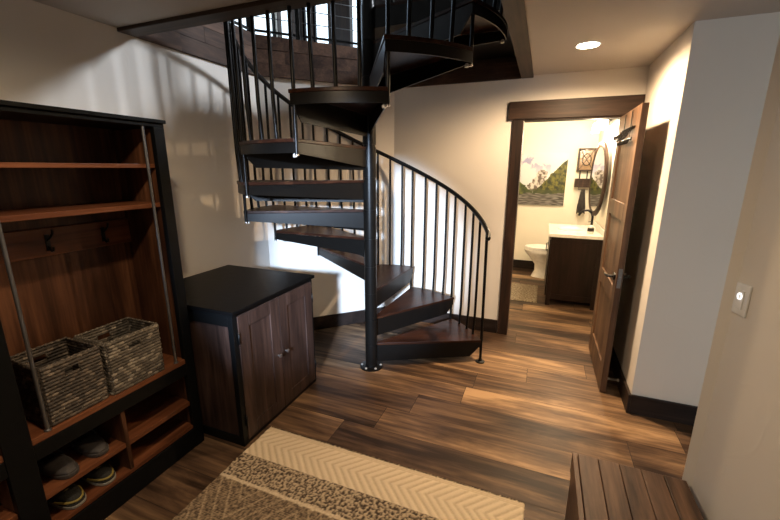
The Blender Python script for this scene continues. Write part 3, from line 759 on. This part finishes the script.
# ================================================================== RUG
RX0, RX1, RY0, RY1 = -1.515, 0.055, 0.20, 1.725
def rug_mesh(x0, x1, y0, y1, step, fn, thick=0.010, edge=True):
    bm = bm_new(); cl = bm.verts.layers.float_color.new('Col')
    nx = int((x1-x0)/step); ny = int((y1-y0)/step); G = []
    for j in range(ny+1):
        rw = []
        for i in range(nx+1):
            x = x0+(x1-x0)*i/nx; y = y0+(y1-y0)*j/ny
            h, c = fn(x, y)
            ed = min(i, nx-i, j, ny-j)
            if ed == 0: h = 0.001-thick
            jx = 0 if ed else 0.003*noise.noise(Vector((x*90, y*90, 1)))
            v = bm.verts.new((x+jx, y+jx, thick+h)); v[cl] = (*c, 1); rw.append(v)
        G.append(rw)
    for j in range(ny):
        for i in range(nx):
            f = bm.faces.new((G[j][i], G[j][i+1], G[j+1][i+1], G[j+1][i])); f.smooth = True
    return bm
rr = random.Random(5)
cream = (0.68, 0.56, 0.40); cream2 = (0.40, 0.31, 0.20); brown = (0.065, 0.045, 0.032); tan = (0.34, 0.25, 0.16); greyb = (0.13, 0.105, 0.085)
def mixc(a, b_, t): return tuple(a[k]*(1-t)+b_[k]*t for k in range(3))
def rugfn(x, y):
    d = RY1-y; nz = noise.noise(Vector((x*140, y*140, 0))); r = rr.random()
    if d < 0.014+0.010*noise.noise(Vector((x*160, 5, 0))): return (0.003*r-0.002, mixc((0.02, 0.014, 0.01), tan, r*r))
    if d < 0.045:
        ln = abs(((d-0.012) % 0.011)/0.011-0.5)*2
        return (0.003*ln, mixc(cream2, cream, 0.35+0.65*ln*r**0.3))
    wob = 0.006*noise.noise(Vector((x*30, 3, 0)))
    if d < 0.262+wob:
        mid = 0.15; ph = ((abs(d-mid)*1.0 - x)/0.050) % 1.0; g = abs(ph-0.5)*2
        g = min(1, g*1.6)
        return (0.005*g+0.0015*nz, mixc(cream2, cream, min(1, 0.25+0.65*g+0.25*r)))
    if d < 0.425+wob:
        t = noise.noise(Vector((x*75, y*75, 7))); t2 = 0.5+0.5*t+0.3*(r-0.5)
        c = mixc(brown, mixc(tan, cream, 0.4), min(1, max(0, (t2-0.40)*5)))
        return (0.006+0.008*t, c)
    if d < 0.445+wob: return (0.004, mixc(tan, cream, 0.4+0.6*r))
    # mixed field with slanting pale lines
    ph = ((abs(((x+1.6) % 0.62)-0.31)*1.5 + d)/0.105) % 1.0
    rib = abs(((y/0.0105) % 1.0)-0.5)*2
    t = noise.noise(Vector((x*90, y*60, 17)))
    if ph < 0.16: return (0.004+0.002*t, mixc(tan, cream, 0.15*r) if r > 0.35 else mixc(brown, tan, 0.6))
    return (0.003*rib+0.002*t, mixc(brown, tan, min(1, max(0, 0.15+0.55*rib+0.9*t+0.7*(r-0.5)))))
def colmat(name, rough=0.95):
    mt, nt, b = newmat(name); at = N(nt, 'ShaderNodeAttribute'); at.attribute_name = 'Col'; nt.links.new(at.outputs['Color'], b.inputs['Base Color'])
    b.inputs['Roughness'].default_value = rough; b.inputs['Specular IOR Level'].default_value = 0.15
    tc = N(nt, 'ShaderNodeTexCoord'); nz = N(nt, 'ShaderNodeTexNoise'); nz.inputs['Scale'].default_value = 420; nt.links.new(tc.outputs['Object'], nz.inputs['Vector']); bump(nt, b, nz.outputs[0], 0.6, 0.003)
    return mt
M['fiber'] = colmat('wool_fibres')
tag(obj('area_rug', rug_mesh(RX0, RX1, RY0, RY1, 0.0055, rugfn), M['fiber'], origin=((RX0+RX1)/2, (RY0+RY1)/2, 0), fix=False), 'large woven rug in cream chevron and speckled brown bands on plank floor', 'rug')

# ================================================================== BENCH (lower right)
bn = thing('wooden_bench', 'rustic slatted wooden bench against the right wall in the foreground', 'bench', (0.44, 1.25, 0))
bx0, bx1, by0, by1, bz = 0.2315, 0.684, 0.45, 1.690, 0.386
nsl = 5; tl_pts = []
for k in range(nsl):
    a = bx0+0.022+(bx1-0.02-bx0-0.022)*k/nsl; b_ = bx0+0.022+(bx1-0.02-bx0-0.022)*(k+1)/nsl
    bm = bm_new(); cl = bm.loops.layers.color.new('tone')
    if b_ > 0.55: add_prism(bm, [(a+0.0010, by0), (b_-0.0010, by0), (b_-0.0010, by1-0.002), (a+0.0010, by1)], bz-0.022, bz)
    else: add_box(bm, a+0.0010, b_-0.0010, by0, by1, bz-0.022, bz)
    c = (random.random(), random.random(), (0.62, 0.75, 0.55, 0.6, 0.38)[k], 1)
    for f in bm.faces:
        for l in f.loops: l[cl] = c
    obj('slat', bm, M['bench'], bn, 0.003)
def tone_all(bm, t):
    cl = bm.loops.layers.color.new('tone'); 
    for f in bm.faces:
        for l in f.loops: l[cl] = (0.3, 0.6, t, 1)
bm = bm_new(); add_box(bm, bx0, bx0+0.020, by0, by1, bz-0.10, bz+0.001); add_box(bm, bx0+0.02, bx1-0.02, by1-0.05, by1-0.028, bz-0.10, bz-0.024); tone_all(bm, 0.5)
obj('apron', bm, M['bench'], bn, 0.002)
bm = bm_new(); add_box(bm, bx0+0.001, bx0+0.018, by0+0.05, by1-0.05, 0.06, bz-0.101); tone_all(bm, 0.3); obj('side_board', bm, M['bench'], bn, 0.002)
for lx in (bx0+0.002, bx1-0.075):
    for ly in (by0+0.01, by1-0.08):
        bm = bm_new(); add_box(bm, lx, lx+0.055, ly, ly+0.055, 0, bz-0.024); tone_all(bm, 0.35); obj('leg', bm, M['bench'], bn, 0.003)

# ================================================================== LIGHT SWITCH on the entry wall
t_ = 0.0; best = None
sw = Vector((0.6964, 1.6585, 1.197))
sroot = thing('light_switch', 'white rocker light switch with a round lit button on the right wall', 'light switch', sw)
sroot.rotation_euler = (0, 0, R(90-20+180-90))  # local -X... face normal set below
sroot.rotation_euler = (0, 0, math.atan2(dv.y, dv.x))   # local X along the wall toward the camera, local -Y... outward
# outward from the wall (towards the room) is -nrm ; local +Y = rot90(dv) = nrm -> outward = -Y
bm = bm_new(); add_box(bm, -0.036, 0.036, -0.007, -0.0005, -0.058, 0.058); obj('cover_plate', bm, M['white'], sroot, 0.003, local=True)
bm = bm_new(); add_box(bm, -0.017, 0.017, -0.011, -0.007, -0.034, 0.034); obj('rocker', bm, M['white'], sroot, 0.002, local=True)
bm = bm_new()
segs = 24
add_tube(bm, [(0.010*math.cos(2*math.pi*k/segs), -0.012, 0.012+0.010*math.sin(2*math.pi*k/segs)) for k in range(segs+1)], 0.003, 6); obj('indicator_ring', bm, M['led'], sroot, local=True)

# ================================================================== RECESSED CEILING LIGHTS
def clight(x, y, label):
    r_ = thing('ceiling_light', label, 'ceiling light', (x, y, ZC))
    bm = bm_new(); add_lathe(bm, [(0.066, -0.002), (0.078, -0.004), (0.080, -0.001), (0.080, 0.0)], 0, 0, 0, 32); obj('trim_ring', bm, M['white'], r_, local=True)
    bm = bm_new(); add_lathe(bm, [(0.065, -0.0045), (0.065, -0.001)], 0, 0, 0, 32); obj('lens', bm, M['lamp'], r_, local=True)
clight(0.188, 3.03, 'round recessed ceiling light in front of the bathroom door')

# ================================================================== BATHROOM THINGS
# vanity
va = thing('bathroom_vanity', 'dark brown bathroom vanity with white sink top seen through the doorway', 'vanity', (0.41, 5.3, 0))
vx0, vx1, vy0, vy1 = 0.145, 0.695, 4.87, 5.75
bm = bm_new(); t = 0.03
for (c, d) in ((vy0, vy0+0.02), (vy1-0.02, vy1)):
    for (a, b_) in ((vx0, vx0+0.05), (vx1-0.05, vx1)): add_box(bm, a, b_, c, d, 0.0, 0.856)
    add_box(bm, vx0+0.05, vx1-0.05, c, d, 0.79, 0.856); add_box(bm, vx0+0.05, vx1-0.05, c, d, 0.08, 0.15)
add_box(bm, vx0, vx0+0.02, vy0+0.02, vy1-0.02, 0.08, 0.856); add_box(bm, vx0+0.05, vx1-0.02, vy0+0.02, vy1-0.02, 0.08, 0.10)
obj('vanity_frame', bm, M['vanity'], va, 0.002)
box('side_panel', vx0+0.05, vx1-0.05, vy0+0.006, vy0+0.014, 0.15, 0.79, M['vanity'], va)
for (a, b_) in ((vy0+0.02, (vy0+vy1)/2-0.002), ((vy0+vy1)/2+0.002, vy1-0.02)):
    d_ = box('door', vx0-0.016, vx0-0.001, a, b_, 0.12, 0.82, M['vanity'], va, 0.002)
    bm = bm_new(); yy = b_-0.04 if a < 5.0 else a+0.04; add_tube(bm, [(vx0-0.016, yy, 0.60), (vx0-0.040, yy, 0.61), (vx0-0.040, yy, 0.69), (vx0-0.016, yy, 0.70)], 0.005, 8); obj('pull', bm, M['steel2'], d_)
bm = bm_new(); add_box(bm, vx0-0.03, vx1, vy0-0.015, vy1+0.015, 0.857, 0.897); add_box(bm, vx1-0.02, vx1, vy0-0.015, vy1+0.015, 0.897, 0.965)
obj('sink_top', bm, M['porcelain'], va, 0.004)
bm = bm_new(); add_lathe(bm, [(0.175, 0.0), (0.17, 0.010), (0.155, 0.010), (0.14, 0.002), (0.0, 0.001)], 0.38, 5.31, 0.897, 28, 0.9, 1.2); obj('basin_rim', bm, M['porcelain'], va)
bm = bm_new(); add_tube(bm, [(0.60, 5.31, 0.897), (0.60, 5.31, 1.07), (0.585, 5.31, 1.115), (0.545, 5.31, 1.145), (0.495, 5.31, 1.140), (0.455, 5.31, 1.105), (0.445, 5.31, 1.075)], 0.014, 12)
fc = obj('faucet', bm, M['steel2'], va)
bm = bm_new(); add_tube(bm, [(0.60, 5.24, 0.897), (0.60, 5.24, 0.93), (0.60, 5.22, 0.96)], 0.011, 8); obj('faucet_lever', bm, M['steel2'], fc)
# soap bottle
sb = thing('soap_bottle', 'small clear soap bottle beside the bathroom faucet', 'soap bottle', (0.565, 5.02, 0.898))
bm = bm_new(); add_lathe(bm, [(0.033, 0), (0.035, 0.01), (0.035, 0.085), (0.02, 0.10), (0.012, 0.105)], 0, 0, 0, 20); obj('bottle', bm, plain('pearl_glass', (0.7, 0.68, 0.62), 0.15), sb, local=True)
bm = bm_new(); add_tube(bm, [(0, 0, 0.105), (0, 0, 0.135), (-0.01, 0, 0.142), (-0.035, 0, 0.140)], 0.005, 8); obj('pump', bm, M['steel2'], sb, local=True)
bm = bm_new(); add_lathe(bm, [(0.0355, 0.03), (0.0358, 0.032), (0.0358, 0.068), (0.0355, 0.07)], 0, 0, 0, 20); obj('bottle_band', bm, M['towel'], sb, local=True)
# toilet: tank at the right wall, bowl towards -X
to = thing('toilet', 'white toilet beyond the bathroom vanity', 'toilet', (0.25, 6.22, 0))
ty = 6.20
def oval(cx, rx, ry, z, n=28): return [(cx+rx*math.cos(2*math.pi*k/n)*(1.12 if math.cos(2*math.pi*k/n) < 0 else 0.9), ty+ry*math.sin(2*math.pi*k/n), z) for k in range(n)]
bm = bm_new(); rings = []
for cx, rx, ry, z in ((0.16, 0.20, 0.105, 0), (0.16, 0.195, 0.10, 0.02), (0.17, 0.17, 0.088, 0.10), (0.16, 0.165, 0.09, 0.20), (0.12, 0.20, 0.13, 0.30), (0.09, 0.235, 0.175, 0.38), (0.08, 0.245, 0.185, 0.43), (0.08, 0.238, 0.178, 0.445)):
    rings.append([bm.verts.new(p) for p in oval(cx, rx, ry, z)])
for a, b_ in zip(rings, rings[1:]):
    for k in range(28):
        f = bm.faces.new((a[k], a[(k+1) % 28], b_[(k+1) % 28], b_[k])); f.smooth = True
bm.faces.new(rings[0][::-1]); bm.faces.new(rings[-1]); obj('bowl', bm, M['porcelain'], to)
bm = bm_new(); add_prism(bm, [p[:2] for p in oval(0.085, 0.245, 0.185, 0)], 0.447, 0.462); obj('seat', bm, M['white'], to, 0.004)
bm = bm_new(); add_prism(bm, [p[:2] for p in oval(0.088, 0.243, 0.183, 0)], 0.464, 0.482); obj('lid', bm, M['white'], to, 0.006)
box('tank', 0.47, 0.69, ty-0.20, ty+0.20, 0.40, 0.76, M['porcelain'], to, 0.02); box('tank_lid', 0.46, 0.695, ty-0.21, ty+0.21, 0.761, 0.79, M['porcelain'], to, 0.008)
box('tank_neck', 0.22, 0.60, ty-0.09, ty+0.09, 0.02, 0.399, M['porcelain'], to, 0.02)
# canvas: a plain mountain valley
def canvas_mat():
    mt, nt, b = newmat('mountain_canvas'); L = nt.links
    at = N(nt, 'ShaderNodeAttribute'); at.attribute_name = 'Col'; L.new(at.outputs['Color'], b.inputs['Base Color']); b.inputs['Roughness'].default_value = 0.6
    return mt
def painting(u, v):
    """u 0..1 left-right, v 0..1 bottom-top -> colour"""
    nz = lambda s, z=0: noise.fractal(Vector((u*s, v*s, z)), 0.8, 2.0, 5)
    sky = mixc((0.72, 0.76, 0.85), (0.82, 0.84, 0.88), v)
    cl = nz(5, 2); c = sky
    if v > 0.62 and cl > -0.05 and u < 0.68: c = mixc(sky, (0.40, 0.40, 0.66), min(1, max(0, (0.30-abs(v-0.86))*4))*min(1, (cl+0.05)*3))
    peak = 0.32+0.42*math.exp(-((u-0.52)/0.20)**2)+0.10*nz(9, 5)
    if u < 0.62 and v < peak: c = mixc((0.13, 0.10, 0.085), (0.72, 0.69, 0.66), min(1, max(0, 0.5+1.5*nz(14, 1))))
    hr_ = 0.30+0.60*max(0, (u-0.42)/0.58)**0.9+0.03*nz(12, 3)
    if u > 0.35 and v < hr_: c = mixc((0.018, 0.026, 0.005), (0.17, 0.16, 0.022), min(1, max(0, 0.45+1.3*nz(10, 8))))
    hl = 0.50-0.75*u+0.03*nz(12, 6)
    if u < 0.36 and v < hl: c = mixc((0.03, 0.045, 0.012), (0.13, 0.15, 0.03), min(1, max(0, 0.4+nz(10, 9))))
    if v < 0.31+0.02*nz(8, 4) and v > 0.22 and u > 0.18: c = mixc(c, (0.045, 0.06, 0.015), 0.75)
    if v < 0.235+0.03*nz(6, 11): c = mixc((0.06, 0.052, 0.047), (0.25, 0.235, 0.22), min(1, max(0, 0.45+1.4*noise.noise(Vector((u*8, v*45, 3))))))
    return tuple(k*0.75 for k in c)
pw = thing('canvas_print', 'wide unframed mountain valley picture on the bathroom wall', 'picture', (-0.03, BY-0.02, 1.47))
px0, px1, pz0, pz1 = -0.40, 0.315, 1.075, 1.875
bm = bm_new(); add_box(bm, px0, px1, BY-0.032, BY-0.001, pz0, pz1); obj('canvas_frame', bm, M['porcelain'], pw)
bm = bm_new(); cl = bm.verts.layers.float_color.new('Col'); G = []; nu, nv = 150, 160
for j in range(nv+1):
    rw = []
    for i_ in range(nu+1):
        u, v = i_/nu, j/nv; vv = bm.verts.new((px0+(px1-px0)*u, BY-0.0335, pz0+(pz1-pz0)*v)); vv[cl] = (*painting(u, v), 1); rw.append(vv)
    G.append(rw)
for j in range(nv):
    for i_ in range(nu): bm.faces.new((G[j][i_], G[j][i_+1], G[j+1][i_+1], G[j+1][i_]))
obj('printed_face', bm, canvas_mat(), pw, fix=False)
# rustic wall rack with two boxes
rk = thing('wall_rack', 'rustic dark wood two-box wall rack beside the oval bathroom mirror', 'wall rack', (0.53, BY-0.06, 1.5))
def rbox(name, x0, x1, z0, z1, d, t=0.022):
    bm = bm_new(); y0_, y1_ = BY-d, BY-0.002
    add_box(bm, x0, x0+t, y0_, y1_, z0, z1); add_box(bm, x1-t, x1, y0_, y1_, z0, z1); add_box(bm, x0+t, x1-t, y0_, y1_, z0, z0+t); add_box(bm, x0+t, x1-t, y0_, y1_, z1-t, z1)
    return obj(name, bm, M['trim'], rk, 0.002)
o = rbox('upper_box', 0.450, 0.685, 1.61, 1.945, 0.09); box('glazed_front', 0.472, 0.663, BY-0.06, BY-0.055, 1.632, 1.923, plain('mottled_amber_glass', (0.24, 0.15, 0.08), 0.2, 0, 0.5, 0.4, 30), o)
bm = bm_new(); cxx, czz = 0.568, 1.778
add_tube(bm, [(cxx+0.058*math.cos(2*math.pi*k/20), BY-0.066, czz+0.085*math.sin(2*math.pi*k/20)) for k in range(21)], 0.006, 6); add_tube(bm, [(0.472, BY-0.066, 1.632), (0.663, BY-0.066, 1.923)], 0.004, 6); add_tube(bm, [(0.663, BY-0.066, 1.632), (0.472, BY-0.066, 1.923)], 0.004, 6)
obj('scroll_grille', bm, M['steel2'], o)
rbox('lower_box', 0.44, 0.685, 1.37, 1.50, 0.10); box('box_back', 0.462, 0.663, BY-0.09, BY-0.08, 1.392, 1.478, M['trim'], rk)
for xx in (0.50, 0.60): box('connecting_bar', xx-0.008, xx+0.008, BY-0.05, BY-0.035, 1.501, 1.619, M['steel2'], rk)
bm = bm_new(); add_tube(bm, [(0.50, BY-0.075, 1.369), (0.50, BY-0.085, 1.335), (0.63, BY-0.085, 1.335), (0.63, BY-0.075, 1.369)], 0.005, 8); obj('towel_bar', bm, M['steel2'], rk)
# towel
bm = bm_new(); nx = 16; ny = 24
for side in (-1, 1):
    G = []
    for j in range(ny+1):
        t = j/ny; w_ = 0.026+0.030*min(1, t*1.4); rw = []
        for i_ in range(nx+1):
            s = i_/nx*2-1
            y = BY-0.085+side*(0.008+0.014*t) + 0.010*math.sin(s*7+1)*t
            rw.append(bm.verts.new((0.565+s*w_, y, 1.342-0.37*t-(0.02*math.cos(s*5) if j == ny else 0))))
        G.append(rw)
    for j in range(ny):
        for i_ in range(nx):
            f = bm.faces.new((G[j][i_], G[j][i_+1], G[j+1][i_+1], G[j+1][i_])); f.smooth = True
o = obj('hand_towel', bm, M['towel'], origin=(0.545, BY-0.085, 1.34)); s = o.modifiers.new('t', 'SOLIDIFY'); s.thickness = 0.008
tag(o, 'dark charcoal hand towel hanging below the wooden wall rack', 'towel')
# oval pivot mirror on the right wall
mr = thing('oval_mirror', 'tall oval bathroom mirror with a dark wood rim above the vanity', 'mirror', (0.60, 5.30, 1.52)); mr.rotation_euler = (0, 0, R(9))
bm = bm_new(); n = 40
def ell(ry, rz, x): return [bm.verts.new((x, ry*math.cos(2*math.pi*k/n), rz*math.sin(2*math.pi*k/n))) for k in range(n)]
a, b_, c, d = ell(0.300, 0.440, 0.02), ell(0.300, 0.440, -0.008), ell(0.275, 0.415, -0.016), ell(0.236, 0.376, -0.005)
for p, q in ((a, b_), (b_, c), (c, d)):
    for k in range(n):
        f = bm.faces.new((p[k], p[(k+1) % n], q[(k+1) % n], q[k])); f.smooth = True
bm.faces.new(a); bm.faces.new(d)
obj('mirror_rim', bm, M['trim'], mr, local=True)  # rim widened so its brown stands in for a reflection in the glass
bm = bm_new(); bm.faces.new(ell(0.238, 0.378, -0.0065)); obj('mirror_glass', bm, M['mirror'], mr, local=True)
bm = bm_new(); add_box(bm, 0.02, 0.085, -0.03, 0.03, -0.04, 0.04); obj('wall_mount', bm, M['steel2'], mr, local=True)
# vanity light: bar and three glass shades
vl = thing('vanity_light', 'glowing vanity light with glass shades above the oval mirror', 'wall lamp', (0.66, 5.3, 2.12))
box('backplate', 0.675, 0.699, 4.87, 5.83, 2.16, 2.24, M['steel2'], vl, 0.003)
for yy in (4.95, 5.35, 5.75):
    bm = bm_new(); add_tube(bm, [(0.675, yy, 2.20), (0.57, yy, 2.24), (0.555, yy, 2.225)], 0.008, 8); arm_ = obj('lamp_arm', bm, M['steel2'], vl)
    bm = bm_new(); add_lathe(bm, [(0.022, 0.0), (0.032, -0.02), (0.045, -0.11), (0.046, -0.125)], 0.555, yy, 2.22, 20); obj('lamp_shade', bm, M['bulb'], arm_)
    L1 = bpy.data.lights.new('bulb_light', 'POINT'); L1.energy = 24; L1.color = (1.0, 0.80, 0.55); L1.shadow_soft_size = 0.05
    lo = bpy.data.objects.new('bulb_light', L1); C.objects.link(lo); lo.parent = arm_; lo.location = Vector((0.50, yy, 2.0)) - wloc(arm_)
# bath rug
def bfn(x, y):
    r = rr.random(); t = noise.noise(Vector((x*70, y*70, 3)))
    return (0.004*t+0.002, mixc((0.10, 0.075, 0.05), (0.36, 0.30, 0.22), min(1, max(0, 0.55+t*1.3+0.5*(r-0.5)))))
tag(obj('bath_mat', rug_mesh(-0.50, 0.053, 4.90, 5.66, 0.012, bfn), M['fiber'], origin=(-0.22, 5.28, 0), fix=False), 'beige speckled mat on the bathroom floor before the vanity', 'rug')
# door stop on the baseboard behind the door
ds = thing('door_stop', 'small spring door stop low on the baseboard behind the open door', 'door stop', (XR-0.018, 3.10, 0.06))
bm = bm_new(); pts = []
for k in range(97): a = k*2*math.pi/8; pts.append((-0.006-0.06*k/96, 0.007*math.cos(a), 0.007*math.sin(a)))
add_tube(bm, pts, 0.0016, 5); obj('spring', bm, M['bolt'], ds, local=True)
bm = bm_new(); add_tube(bm, [(0, 0, 0), (-0.007, 0, 0)], 0.012, 12); obj('mount', bm, M['bolt'], ds, local=True)
bm = bm_new(); add_tube(bm, [(-0.064, 0, 0), (-0.078, 0, 0)], 0.008, 12); obj('rubber_tip', bm, M['white'], ds, local=True)
